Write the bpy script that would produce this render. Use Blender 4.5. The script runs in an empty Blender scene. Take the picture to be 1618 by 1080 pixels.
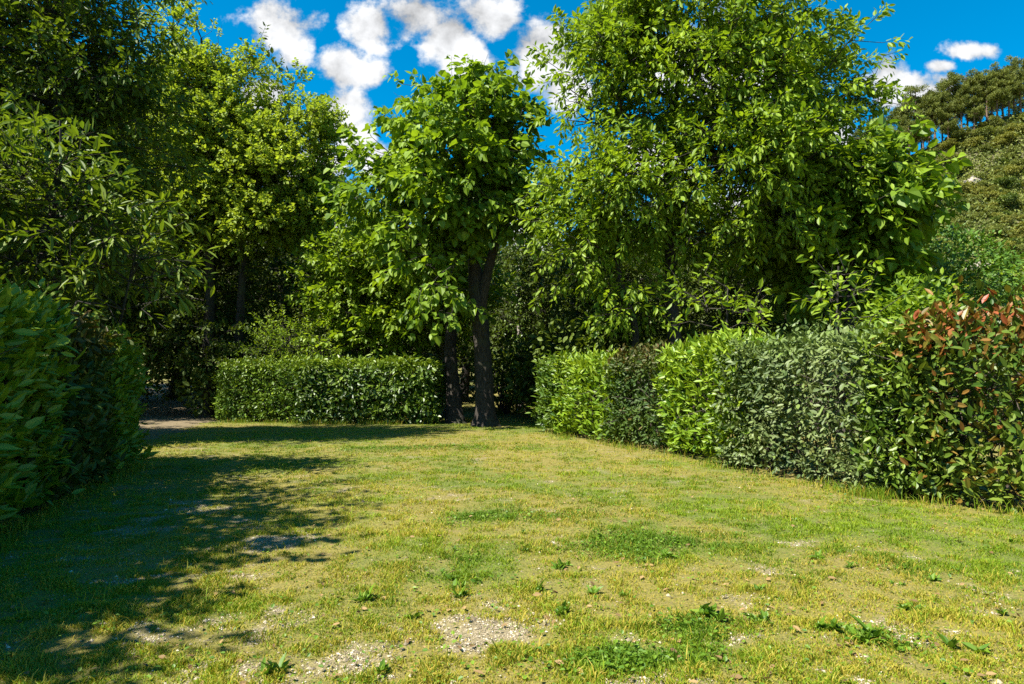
import bpy, math, random
import numpy as np
from math import radians as R

# ------------------------------------------------------------------ camera, sky, sun, exposure
SC = bpy.context.scene
COL = SC.collection
F = 1079.0                 # focal length in photo pixels (24 mm on 36 mm)
CAMH = 1.3
PITCH = math.atan(52 / F)

cam_d = bpy.data.cameras.new('camera'); cam_d.lens = 24.0; cam_d.sensor_width = 36.0
cam_d.clip_start = 0.05; cam_d.clip_end = 3000
cam = bpy.data.objects.new('camera', cam_d); COL.objects.link(cam)
cam.location = (0, 0, CAMH); cam.rotation_euler = (R(90) + PITCH, 0, 0)
SC.camera = cam

SUN_EL = R(55)
SUN_BACK = R(34)           # how far behind the camera the sun stands, from due left
SUN = np.array([-math.cos(SUN_EL) * math.cos(SUN_BACK), -math.cos(SUN_EL) * math.sin(SUN_BACK), math.sin(SUN_EL)])
SKY_STRENGTH = 0.056

sun_d = bpy.data.lights.new('sun', 'SUN'); sun_d.energy = 5.0; sun_d.angle = R(0.53); sun_d.color = (1.0, 0.95, 0.86)
sun_o = bpy.data.objects.new('sun', sun_d); COL.objects.link(sun_o)
from mathutils import Vector
sun_o.rotation_euler = Vector(SUN).to_track_quat('Z', 'Y').to_euler()
sun_o.location = (-20, -12, 40)

SC.view_settings.view_transform = 'Standard'
SC.view_settings.look = 'None'
SC.view_settings.exposure = 1.5
SC.view_settings.gamma = 1.0
SC.view_settings.use_curve_mapping = False
SC.render.engine = 'CYCLES'
cy = SC.cycles
cy.max_bounces = 6; cy.diffuse_bounces = 3; cy.glossy_bounces = 2; cy.transmission_bounces = 4
cy.transparent_max_bounces = 4
cy.caustics_reflective = False; cy.caustics_refractive = False
cy.use_denoising = False
cy.use_adaptive_sampling = False
try:
    cy.denoiser = 'OPENIMAGEDENOISE'
    cy.denoising_prefilter = 'ACCURATE'
except Exception:
    pass


def ray(px, py):
    u = (px - 809) / F; v = (540 - py) / F
    y = math.cos(PITCH) - v * math.sin(PITCH); z = math.sin(PITCH) + v * math.cos(PITCH)
    return u / y, z / y


def at(px, py, d):
    "the place d metres ahead that the photograph shows at px, py"
    u, w = ray(px, py)
    return np.array([u * d, d, CAMH + w * d])


class NT:
    "tiny helper for node trees"
    def __init__(s, tree): s.t = tree; tree.nodes.clear()
    def n(s, typ, **kw):
        nd = s.t.nodes.new(typ)
        for k, v in kw.items():
            if k.startswith('i_'):
                nd.inputs[k[2:].replace('_', ' ')].default_value = v
            elif k.startswith('n_'):
                nd.inputs[int(k[2:])].default_value = v
            else:
                setattr(nd, k, v)
        return nd
    def l(s, a, b): s.t.links.new(a, b)
    def math(s, op, a, b=None, c=None, clamp=False):
        nd = s.t.nodes.new('ShaderNodeMath'); nd.operation = op; nd.use_clamp = clamp
        for i, v in enumerate((a, b, c)):
            if v is None: continue
            if isinstance(v, (int, float)): nd.inputs[i].default_value = v
            else: s.l(v, nd.inputs[i])
        return nd.outputs[0]
    def mix(s, f, a, b, blend='MIX'):
        nd = s.t.nodes.new('ShaderNodeMix'); nd.data_type = 'RGBA'; nd.blend_type = blend
        for sock, v in ((nd.inputs[0], f), (nd.inputs[6], a), (nd.inputs[7], b)):
            if isinstance(v, (int, float)): sock.default_value = v
            elif isinstance(v, tuple): sock.default_value = (*v[:3], 1)
            else: s.l(v, sock)
        return nd.outputs[2]
    def ramp(s, f, stops):
        nd = s.t.nodes.new('ShaderNodeValToRGB')
        e = nd.color_ramp.elements
        while len(e) < len(stops): e.new(0.5)
        for el, (p, c) in zip(e, stops):
            el.position = p; el.color = (c, c, c, 1) if isinstance(c, (int, float)) else (*c, 1)
        s.l(f, nd.inputs[0])
        return nd.outputs[0]
    def smooth(s, f, lo, hi):
        nd = s.t.nodes.new('ShaderNodeMapRange'); nd.interpolation_type = 'SMOOTHSTEP'
        s.l(f, nd.inputs[0]); nd.inputs[1].default_value = lo; nd.inputs[2].default_value = hi
        return nd.outputs[0]


# the sky: physical sky with fair-weather cumulus by direction
W = bpy.data.worlds.new('World'); SC.world = W; W.use_nodes = True
nt = NT(W.node_tree)
sky = nt.n('ShaderNodeTexSky', sky_type='NISHITA')
sky.sun_disc = False; sky.sun_elevation = SUN_EL
sky.sun_rotation = math.atan2(SUN[0], SUN[1])
sky.altitude = 300; sky.air_density = 1.0; sky.dust_density = 0.3; sky.ozone_density = 3.0
tc = nt.n('ShaderNodeTexCoord')
sep = nt.n('ShaderNodeSeparateXYZ'); nt.l(tc.outputs['Generated'], sep.inputs[0])
ay = nt.math('MAXIMUM', nt.math('ABSOLUTE', sep.outputs[1]), 0.08)
u = nt.math('DIVIDE', sep.outputs[0], ay); v = nt.math('DIVIDE', sep.outputs[2], ay)
uv = nt.n('ShaderNodeCombineXYZ'); nt.l(u, uv.inputs[0]); nt.l(v, uv.inputs[1])
CLOUDS = [(432, 42, 58, 52), (462, 88, 32, 38), (590, 42, 40, 44), (655, 16, 72, 42), (770, 22, 60, 36), (712, 62, 46, 44),
          (548, 108, 52, 36), (588, 118, 34, 26), (545, 180, 46, 44), (566, 222, 30, 42), (735, 108, 44, 30), (866, 76, 52, 62),
          (905, 138, 40, 34), (412, 146, 34, 26), (1398, 128, 34, 62), (1440, 150, 70, 34), (1500, 128, 30, 18), (1524, 82, 46, 17),
          (1492, 104, 26, 14), (490, 300, 80, 66), (600, 262, 40, 36), (520, 390, 180, 60), (830, 380, 60, 40), (1160, 345, 80, 44),
          (1310, 200, 60, 40), (1120, 100, 140, 70), (250, 260, 200, 90), (1050, 250, 60, 50), (1250, -60, 60, 30), (300, -90, 100, 40)]
mx = None
for (px, py, rx, ry) in CLOUDS:
    cu, cv = ray(px, py)
    s_ = nt.n('ShaderNodeVectorMath', operation='SUBTRACT'); nt.l(uv.outputs[0], s_.inputs[0]); s_.inputs[1].default_value = (cu, cv, 0)
    m_ = nt.n('ShaderNodeVectorMath', operation='MULTIPLY'); nt.l(s_.outputs[0], m_.inputs[0]); m_.inputs[1].default_value = (F / rx / 1.07, F / ry / 1.07, 0)
    l_ = nt.n('ShaderNodeVectorMath', operation='LENGTH'); nt.l(m_.outputs[0], l_.inputs[0])
    k = nt.math('SUBTRACT', 1.0, l_.outputs['Value'])
    mx = k if mx is None else nt.math('SMOOTH_MAX', mx, k, 0.08)
def fbm(scale, off, detail=8, rough=0.58):
    mp = nt.n('ShaderNodeMapping'); nt.l(uv.outputs[0], mp.inputs[0]); mp.inputs[1].default_value = off
    t_ = nt.n('ShaderNodeTexNoise', i_Scale=scale, i_Detail=detail, i_Roughness=rough); nt.l(mp.outputs[0], t_.inputs['Vector'])
    return t_.outputs[0]
n1 = fbm(9.0, (3.1, 1.7, 0)); n2 = fbm(26.0, (0.4, 7.3, 0), 6, 0.62)
n1s = fbm(9.0, (3.1 + .03, 1.7 - .045, 0))
field = nt.math('ADD', mx, nt.math('ADD', nt.math('MULTIPLY', nt.math('SUBTRACT', n1, .5), 2.9), nt.math('MULTIPLY', nt.math('SUBTRACT', n2, .5), 1.5)))
alpha = nt.smooth(field, -0.08, 0.5)
lum = nt.math('ADD', 0.78, nt.math('MULTIPLY', nt.math('SUBTRACT', n1, n1s), 1.6))  # cloud self-shadow painted into the brightness from the shifted noise
lum = nt.math('ADD', lum, nt.math('MULTIPLY', nt.math('SUBTRACT', n2, .5), .3))
lum = nt.math('ADD', lum, nt.math('MULTIPLY', nt.smooth(field, 0.1, 0.9), .12))
lum = nt.math('MINIMUM', nt.math('MAXIMUM', lum, .42), .98)
cl = nt.n('ShaderNodeVectorMath', operation='SCALE'); CLB = .385 / SKY_STRENGTH; cl.inputs[0].default_value = (CLB * .975, CLB * .99, CLB * 1.01); nt.l(lum, cl.inputs['Scale'])
# deep, polarised blue: raise saturation of the physical sky
sat = nt.n('ShaderNodeHueSaturation', i_Saturation=1.52, i_Value=1.28, i_Hue=0.486); nt.l(sky.outputs[0], sat.inputs['Color'])
skyc = nt.mix(alpha, sat.outputs[0], cl.outputs[0])
bg = nt.n('ShaderNodeBackground', i_Strength=SKY_STRENGTH); nt.l(skyc, bg.inputs[0])
wo = nt.n('ShaderNodeOutputWorld'); nt.l(bg.outputs[0], wo.inputs[0])

# ------------------------------------------------------------------ helpers
rng = np.random.default_rng(7)


def norm(a): return a / np.maximum(np.linalg.norm(a, axis=-1, keepdims=True), 1e-9)


def vnoise(x, y, seed, scale):
    "smooth value noise in 0..1 on the plane"
    r = np.random.default_rng(seed); T = r.random((256, 256))
    x = np.asarray(x) * scale + 500.3; y = np.asarray(y) * scale + 500.7
    xi = np.floor(x).astype(int); yi = np.floor(y).astype(int); fx = x - xi; fy = y - yi
    fx = fx * fx * (3 - 2 * fx); fy = fy * fy * (3 - 2 * fy)
    a = T[xi % 256, yi % 256]; b = T[(xi + 1) % 256, yi % 256]; c = T[xi % 256, (yi + 1) % 256]; d = T[(xi + 1) % 256, (yi + 1) % 256]
    return a * (1 - fx) * (1 - fy) + b * fx * (1 - fy) + c * (1 - fx) * fy + d * fx * fy


def fnoise(x, y, seed, scale, octv=4):
    s = 0; a = 1; t = 0
    for i in range(octv):
        s = s + a * vnoise(x, y, seed + i, scale * 2 ** i); t += a; a *= .55
    return s / t


def mesh_np(name, V, faces, mat, parent=None, attrs=None, smooth=False, loc=None):
    """faces: list of int arrays (n,k), k constant per array; attrs: {name: (domain, array)}"""
    me = bpy.data.meshes.new(name)
    V = np.asarray(V, dtype=np.float32)
    me.vertices.add(len(V)); me.vertices.foreach_set('co', V.ravel())
    idx = np.concatenate([f.ravel() for f in faces]).astype(np.int32)
    tot = np.concatenate([np.full(len(f), f.shape[1], np.int32) for f in faces])
    st = np.concatenate([[0], np.cumsum(tot)[:-1]]).astype(np.int32)
    me.loops.add(len(idx)); me.loops.foreach_set('vertex_index', idx)
    me.polygons.add(len(tot)); me.polygons.foreach_set('loop_start', st)
    me.polygons.foreach_set('use_smooth', np.full(len(tot), smooth, dtype=bool))
    me.update(calc_edges=True)
    for k, (dom, arr) in (attrs or {}).items():
        a = me.attributes.new(k, 'FLOAT', dom); a.data.foreach_set('value', np.asarray(arr, np.float32).ravel())
    me.materials.append(mat)
    o = bpy.data.objects.new(name, me); COL.objects.link(o)
    if parent: o.parent = parent
    if loc is not None: o.location = loc
    return o


def thing(name, label, cat, loc=(0, 0, 0), group=None, rz=0.0):
    o = bpy.data.objects.new(name, None); COL.objects.link(o)
    o.empty_display_size = .2
    o.location = loc; o.rotation_euler = (0, 0, rz); o['label'] = label; o['category'] = cat
    if group: o['group'] = group
    return o


def copy_tree(root, loc, rz, sc, label=None, group=None):
    r = root.copy(); COL.objects.link(r)
    r.location = loc; r.rotation_euler = (0, 0, rz); r.scale = (sc, sc, sc) if isinstance(sc, (int, float)) else sc
    if label: r['label'] = label
    if group: r['group'] = group
    for ch in root.children:
        c = ch.copy(); COL.objects.link(c); c.parent = r
    return r


# ------------------------------------------------------------------ materials
def leaf_mat(name, dark, light, young=None, rough=.45, trans=.3, tcol=None, spec=.5):
    m = bpy.data.materials.new(name); m.use_nodes = True
    t = NT(m.node_tree)
    a = t.n('ShaderNodeAttribute', attribute_name='rnd')
    c = t.mix(a.outputs['Fac'], dark, light)
    if young:
        b = t.n('ShaderNodeAttribute', attribute_name='young')
        c = t.mix(b.outputs['Fac'], c, young)
    p = t.n('ShaderNodeBsdfPrincipled', i_Roughness=rough); t.l(c, p.inputs['Base Color'])
    p.inputs['Specular IOR Level'].default_value = spec
    tr = t.n('ShaderNodeBsdfTranslucent')
    tm = t.mix(1.0, c, tcol or (1.25, 1.2, .55), 'MULTIPLY'); t.l(tm, tr.inputs[0])
    mx_ = t.n('ShaderNodeMixShader'); mx_.inputs[0].default_value = trans
    t.l(p.outputs[0], mx_.inputs[1]); t.l(tr.outputs[0], mx_.inputs[2])
    o = t.n('ShaderNodeOutputMaterial'); t.l(mx_.outputs[0], o.inputs[0])
    return m


def bark_mat(name, a, b, scale=6.0, stretch=.18):
    m = bpy.data.materials.new(name); m.use_nodes = True
    t = NT(m.node_tree)
    tc = t.n('ShaderNodeTexCoord'); mp = t.n('ShaderNodeMapping'); mp.inputs['Scale'].default_value = (1, 1, stretch)
    t.l(tc.outputs['Object'], mp.inputs[0])
    n = t.n('ShaderNodeTexNoise', i_Scale=scale * 3, i_Detail=8.0, i_Roughness=.65); t.l(mp.outputs[0], n.inputs['Vector'])
    vo = t.n('ShaderNodeTexVoronoi', i_Scale=scale * 4, feature='DISTANCE_TO_EDGE'); t.l(mp.outputs[0], vo.inputs['Vector'])
    n2 = t.n('ShaderNodeTexNoise', i_Scale=2.2, i_Detail=4.0); t.l(tc.outputs['Object'], n2.inputs['Vector'])
    f = t.math('MULTIPLY', n.outputs[0], t.math('ADD', .35, t.math('MULTIPLY', t.smooth(vo.outputs['Distance'], 0, .12), .65)))
    c = t.mix(t.smooth(f, .12, .6), a, b)
    c = t.mix(t.math('MULTIPLY', t.smooth(n2.outputs[0], .52, .68), .5), c, (.045, .055, .022))
    p = t.n('ShaderNodeBsdfPrincipled', i_Roughness=.95); t.l(c, p.inputs['Base Color'])
    bu = t.n('ShaderNodeBump', i_Strength=.8, i_Distance=.03); t.l(f, bu.inputs['Height']); t.l(bu.outputs[0], p.inputs['Normal'])
    o = t.n('ShaderNodeOutputMaterial'); t.l(p.outputs[0], o.inputs[0])
    return m


M_CAT = leaf_mat('heart_leaf', (.07, .145, .008), (.24, .35, .02), rough=.52, trans=.42, spec=.35)
M_WAL = leaf_mat('walnut_leaf', (.09, .165, .009), (.28, .39, .022), rough=.52, trans=.42, spec=.35)
M_MAP = leaf_mat('maple_leaf', (.165, .235, .02), (.36, .45, .045), rough=.55, trans=.42, spec=.3)
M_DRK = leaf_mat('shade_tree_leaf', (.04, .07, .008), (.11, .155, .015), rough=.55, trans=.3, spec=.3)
M_CHE = leaf_mat('chestnut_leaf', (.055, .11, .008), (.20, .27, .018), rough=.5, trans=.34, spec=.35)
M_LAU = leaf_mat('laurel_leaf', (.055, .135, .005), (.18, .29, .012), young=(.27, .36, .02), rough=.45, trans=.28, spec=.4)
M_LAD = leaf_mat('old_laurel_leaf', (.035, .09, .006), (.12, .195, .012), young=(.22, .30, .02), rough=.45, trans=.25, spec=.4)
M_IVY = leaf_mat('glossy_leaf', (.035, .085, .006), (.125, .195, .014), young=(.20, .28, .02), rough=.43, trans=.25)
M_ELA = leaf_mat('silver_green_leaf', (.06, .10, .028), (.175, .22, .07), young=(.16, .24, .03), rough=.5, spec=.3, trans=.22, tcol=(1.1, 1.1, .7))
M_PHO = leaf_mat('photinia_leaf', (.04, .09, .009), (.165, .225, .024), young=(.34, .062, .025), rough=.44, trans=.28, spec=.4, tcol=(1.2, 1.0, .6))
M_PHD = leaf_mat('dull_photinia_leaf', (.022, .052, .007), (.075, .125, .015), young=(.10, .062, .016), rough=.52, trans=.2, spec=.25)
M_CHT = leaf_mat('chestnut_tree_leaf', (.04, .085, .007), (.16, .225, .016), rough=.52, trans=.34, spec=.3)
M_BSH = leaf_mat('bush_leaf', (.03, .085, .008), (.10, .19, .016), rough=.5, trans=.28, spec=.3)
M_PIN = leaf_mat('pine_needles', (.06, .085, .012), (.20, .22, .035), rough=.6, trans=.2, spec=.3)
M_SCR = leaf_mat('scrub_leaf', (.085, .11, .016), (.215, .235, .042), rough=.6, trans=.25, spec=.3)
M_SC2 = leaf_mat('yellowing_scrub_leaf', (.11, .12, .018), (.26, .26, .045), rough=.6, trans=.25, spec=.3)
M_DEAD = leaf_mat('dead_leaf', (.09, .05, .02), (.32, .21, .09), rough=.7, trans=.1, spec=.2)
M_WEED = leaf_mat('weed_leaf', (.055, .13, .008), (.15, .25, .016), rough=.5, trans=.28, spec=.35)
M_GRASS = leaf_mat('grass_blade', (.065, .14, .004), (.235, .315, .010), young=(.40, .31, .042), rough=.6, trans=.32, spec=.3)
M_BARK = bark_mat('bark', (.012, .009, .006), (.05, .04, .03))
M_BARKP = bark_mat('pale_bark', (.10, .085, .07), (.36, .32, .27), 5)
M_BARKR = bark_mat('pine_bark', (.05, .03, .02), (.20, .13, .09), 3)
M_TWIG = bark_mat('twig_bark', (.04, .03, .02), (.12, .095, .07), 20)

# ------------------------------------------------------------------ leaves, twigs, skeletons
# leaf templates: 6 points base, tip, left 1/2, right 1/2 (across, along, raise)
T_OVAL = np.array([[0, 0, 0], [0, 1, -.10], [-.42, .30, .10], [-.40, .66, .08], [.42, .30, .10], [.40, .66, .08]])
T_HEART = np.array([[0, .04, 0], [0, 1, -.16], [-.50, .14, .10], [-.40, .58, .06], [.50, .14, .10], [.40, .58, .06]])
T_LANCE = np.array([[0, 0, 0], [0, 1, -.18], [-.36, .28, .12], [-.42, .60, .10], [.36, .28, .12], [.42, .60, .10]])
F6 = np.array([[0, 1, 3, 2], [0, 4, 5, 1]])


def leaf_mesh(pos, d, n, ln, wd, tmpl):
    "leaves at pos pointing along d with normal n -> verts, faces"
    d = norm(d); s = norm(np.cross(d, n)); n = np.cross(s, d)
    N = len(pos)
    P = pos[:, None, :] + (tmpl[None, :, 0, None] * s[:, None, :] * wd[:, None, None]
                           + tmpl[None, :, 1, None] * d[:, None, :] * ln[:, None, None]
                           + tmpl[None, :, 2, None] * n[:, None, :] * (wd[:, None, None]))
    fc = (np.arange(N)[:, None, None] * len(tmpl) + F6[None]).reshape(-1, 4)
    return P.reshape(-1, 3), fc


def sprays(org, dr, L, n, ln, ratio, r, droop=.3, spread=.8, upn=.9, clump=0.0):
    "n leaves along a twig of length L starting at each org, pointing along dr"
    S = len(org); dr = norm(dr)
    t = np.linspace(.12, 1, n)[None] + r.normal(0, .05, (S, n))
    ref = norm(r.normal(size=(S, 3))); a = norm(np.cross(dr, ref)); b = np.cross(dr, a)
    ph = (np.arange(n) * 2.4)[None] + r.random((S, 1)) * 6.28 + r.normal(0, .35, (S, n))
    rad = a[:, None] * np.cos(ph)[..., None] + b[:, None] * np.sin(ph)[..., None]
    Ls = L * r.uniform(.6, 1.25, (S, 1))
    pos = org[:, None] + dr[:, None] * (t * Ls)[..., None] + np.array([0, 0, -1.0]) * (droop * .35 * (t ** 2) * Ls)[..., None]
    pos = pos + rad * (ln * .25)
    ld = dr[:, None] * .65 + rad * spread + np.array([0, 0, -1.0]) * (droop * r.uniform(.4, 1.5, (S, n)))[..., None] + r.normal(0, .18, (S, n, 3))
    nn = np.array([0, 0, 1.0]) * upn + rad * .35 + r.normal(0, .38, (S, n, 3))
    sz = ln * r.uniform(.42, 1.25, (S, n))
    return pos.reshape(-1, 3), ld.reshape(-1, 3), nn.reshape(-1, 3), sz.ravel(), sz.ravel() * ratio * r.uniform(.85, 1.15, S * n)


def tubes(P0, P1, R0, R1, k=5):
    "tapered tube pieces"
    d = norm(P1 - P0); ref = np.where(np.abs(d[:, 2:3]) > .9, np.array([[1., 0, 0]]), np.array([[0, 0, 1.]]))
    a = norm(np.cross(d, ref)); b = np.cross(d, a)
    ang = np.arange(k) * 2 * math.pi / k
    ring = a[:, None] * np.cos(ang)[None, :, None] + b[:, None] * np.sin(ang)[None, :, None]
    V = np.concatenate([P0[:, None] + ring * R0[:, None, None], P1[:, None] + ring * R1[:, None, None]], 1).reshape(-1, 3)
    j = np.arange(k); q = np.stack([j, (j + 1) % k, (j + 1) % k + k, j + k], 1)
    fc = (np.arange(len(P0))[:, None, None] * 2 * k + q[None]).reshape(-1, 4)
    return V, fc


def stem_tube(pts, rad, k=12, r=None, flare=.6):
    "one continuous trunk"
    pts = np.asarray(pts, float); rad = np.asarray(rad, float)
    # resample
    seg = np.linalg.norm(np.diff(pts, axis=0), axis=1); s = np.concatenate([[0], np.cumsum(seg)])
    m = max(8, int(s[-1] / .12)); q = np.linspace(0, s[-1], m)
    P = np.stack([np.interp(q, s, pts[:, i]) for i in range(3)], 1)
    ker = np.array([.25, .5, .25])
    for _ in range(6):
        P[1:-1] = P[:-2] * .25 + P[1:-1] * .5 + P[2:] * .25
    Rr = np.interp(q, s, rad)
    Rr = Rr * (1 + flare * np.exp(-q / .25))
    T = norm(np.gradient(P, axis=0)); a = norm(np.cross(T, np.array([0, 1., 0.02]))); b = np.cross(T, a)
    ang = np.arange(k) * 2 * math.pi / k
    lob = 1 + .07 * np.sin(3 * ang[None] + q[:, None] * .7) + .05 * np.sin(5 * ang[None] + 2 + q[:, None]) + .03 * r.normal(size=(m, k))
    V = P[:, None] + (a[:, None] * np.cos(ang)[None, :, None] + b[:, None] * np.sin(ang)[None, :, None]) * (Rr[:, None] * lob)[..., None]
    i = np.arange(m - 1)[:, None]; j = np.arange(k)[None]
    fc = np.stack([i * k + j, i * k + (j + 1) % k, (i + 1) * k + (j + 1) % k, (i + 1) * k + j], -1).reshape(-1, 4)
    return V.reshape(-1, 3), fc, P, Rr


def skeleton(P, rad, targets, r, bf=.35, step=.45, tip=.006, power=.46, wob=.05):
    "limbs growing from stem nodes P to every target; returns tube arrays"
    N0 = len(P); cap = N0 + len(targets) * 14 + 10
    pos = np.zeros((cap, 3)); pos[:N0] = P
    par = np.full(cap, -1); pl = np.zeros(cap); cnt = N0
    base = P[:, 2] - P[:, 2].min()
    pl[:N0] = np.linspace(0, 1, N0) * base.max() * .8
    ok0 = np.zeros(cap, bool); ok0[:N0] = np.linspace(0, 1, N0) > .28
    order = np.argsort(np.linalg.norm(targets - P[-1], axis=1))
    for ti in order:
        t = targets[ti]
        d = np.linalg.norm(pos[:cnt] - t, axis=1)
        c = d + bf * pl[:cnt] + np.maximum(0, pos[:cnt, 2] - t[2]) * .5
        c[:N0][~ok0[:N0]] = 1e9
        b = int(np.argmin(c)); D = d[b]
        k = max(1, min(12, int(D / step)))
        prev = b
        lift = D * .10
        for q in range(1, k + 1):
            f = q / k
            p = pos[b] * (1 - f) + t * f + (r.normal(0, wob, 3) * (D ** .5) if q < k else 0) + np.array([0, 0, lift * 4 * f * (1 - f)])
            pos[cnt] = p; par[cnt] = prev; pl[cnt] = pl[prev] + np.linalg.norm(p - pos[prev]); prev = cnt; cnt += 1
    w = np.zeros(cnt); leafs = np.ones(cnt, bool)
    for i in range(cnt - 1, N0 - 1, -1):
        if w[i] == 0: w[i] = 1
        w[par[i]] += w[i]
    rr = tip * np.maximum(w, 1) ** power
    rr[:N0] = rad
    i = np.arange(N0, cnt); p_ = par[i]
    r0 = np.minimum(np.where(p_ < N0, rr[i] * 1.25, rr[p_]), np.where(p_ < N0, rr[p_] * .8, 9)); r1 = np.minimum(rr[i], r0)
    return pos[p_], pos[i], r0, r1


def blobs(ells, n, r, shell=.45):
    "n points inside a union of ellipsoids, by volume, crowded outward; also their outward direction"
    vol = np.array([e[1].prod() for e in ells]) ** .62; k = r.choice(len(ells), n, p=vol / vol.sum())
    C = np.array([e[0] for e in ells])[k]; A = np.array([e[1] for e in ells])[k]
    d = norm(r.normal(size=(n, 3))); q = (shell ** 3 + (1 - shell ** 3) * r.random(n)) ** (1 / 3)
    return C + d * A * q[:, None], norm(d / A)


def EL(px, py, d, rx, ry, rd=None):
    c = at(px, py, d); s = d / F
    return (c, np.array([rx * s, rd if rd is not None else (rx + ry) * .5 * s, ry * s]))


def build_tree(name, label, stems, ells, mat, leaf, ncl, nsp, seed, group=None, bark=None, bare=None, cat='tree', spread=.55, up=.15, shell=.45,
               young=None, scatter=None):
    """stems: list of (points, radii) in world space, ells in world space. leaf: dict(L,n,ln,ratio,t,droop)"""
    r = np.random.default_rng(seed)
    base = np.array(stems[0][0][0], float); base = base.copy()
    root = thing(name, label, cat, tuple(base), group)
    ins = .6 * (spread + leaf['L'])
    ells = [(e[0], np.maximum(e[1] - ins, e[1] * .32)) for e in ells]
    C, D = blobs(ells, ncl, r, shell)
    cent = np.mean([e[0] for e in ells], 0)
    # sprays round each cluster centre
    k = np.repeat(np.arange(ncl), nsp)
    S = C[k] + r.normal(0, spread, (len(k), 3)) * np.array([1, 1, .75])
    dirs = norm(D[k] * .8 + norm(S - C[k]) * .7 + norm(S - cent) * .4 + np.array([0, 0, up]) + r.normal(0, .3, S.shape))
    V = []; FC = []; off = 0
    allstems = []
    P_all = []; R_all = []
    for pts, rad in stems:
        v, f, P, Rr = stem_tube(np.asarray(pts, float), rad, 12, r)
        V.append(v); FC.append(f + off); off += len(v)
        P_all.append(P); R_all.append(Rr)
    own = np.argmin(np.stack([np.linalg.norm(S[:, None] - P[None, ::6], axis=2).min(1) for P in P_all], 1), 1)
    for si, (P, Rr) in enumerate(zip(P_all, R_all)):
        tg = S[own == si]
        if len(tg) == 0: continue
        p0, p1, r0, r1 = skeleton(P[::3], Rr[::3], tg, r)
        v, f = tubes(p0, p1, r0, r1, 5); V.append(v); FC.append(f + off); off += len(v)
    # twigs of the sprays
    v, f = tubes(S, S + dirs * leaf['L'] * .9, np.full(len(S), .006), np.full(len(S), .003), 3); V.append(v); FC.append(f + off); off += len(v)
    tr = mesh_np('trunk', np.concatenate(V) - base, FC, bark or M_BARK, root, smooth=True)
    pos, ld, nn, ln, wd = sprays(S, dirs, leaf['L'], leaf['n'], leaf['ln'], leaf['ratio'], r, leaf.get('droop', .3), leaf.get('spread', .8), leaf.get('upn', .9))
    LV, LF = leaf_mesh(pos - base, ld, nn, ln, wd, leaf['t'])
    rnd = np.repeat(np.clip(r.random(len(pos)) * .6 + np.repeat(r.random(len(S)), leaf['n']) * .25 + np.repeat(np.repeat(r.random(ncl), nsp), leaf['n']) * .3 - .08, 0, 1), 2)
    at_ = {'rnd': ('FACE', rnd)}
    mesh_np('crown', LV, [LF], mat, root, at_)
    return root


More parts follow.
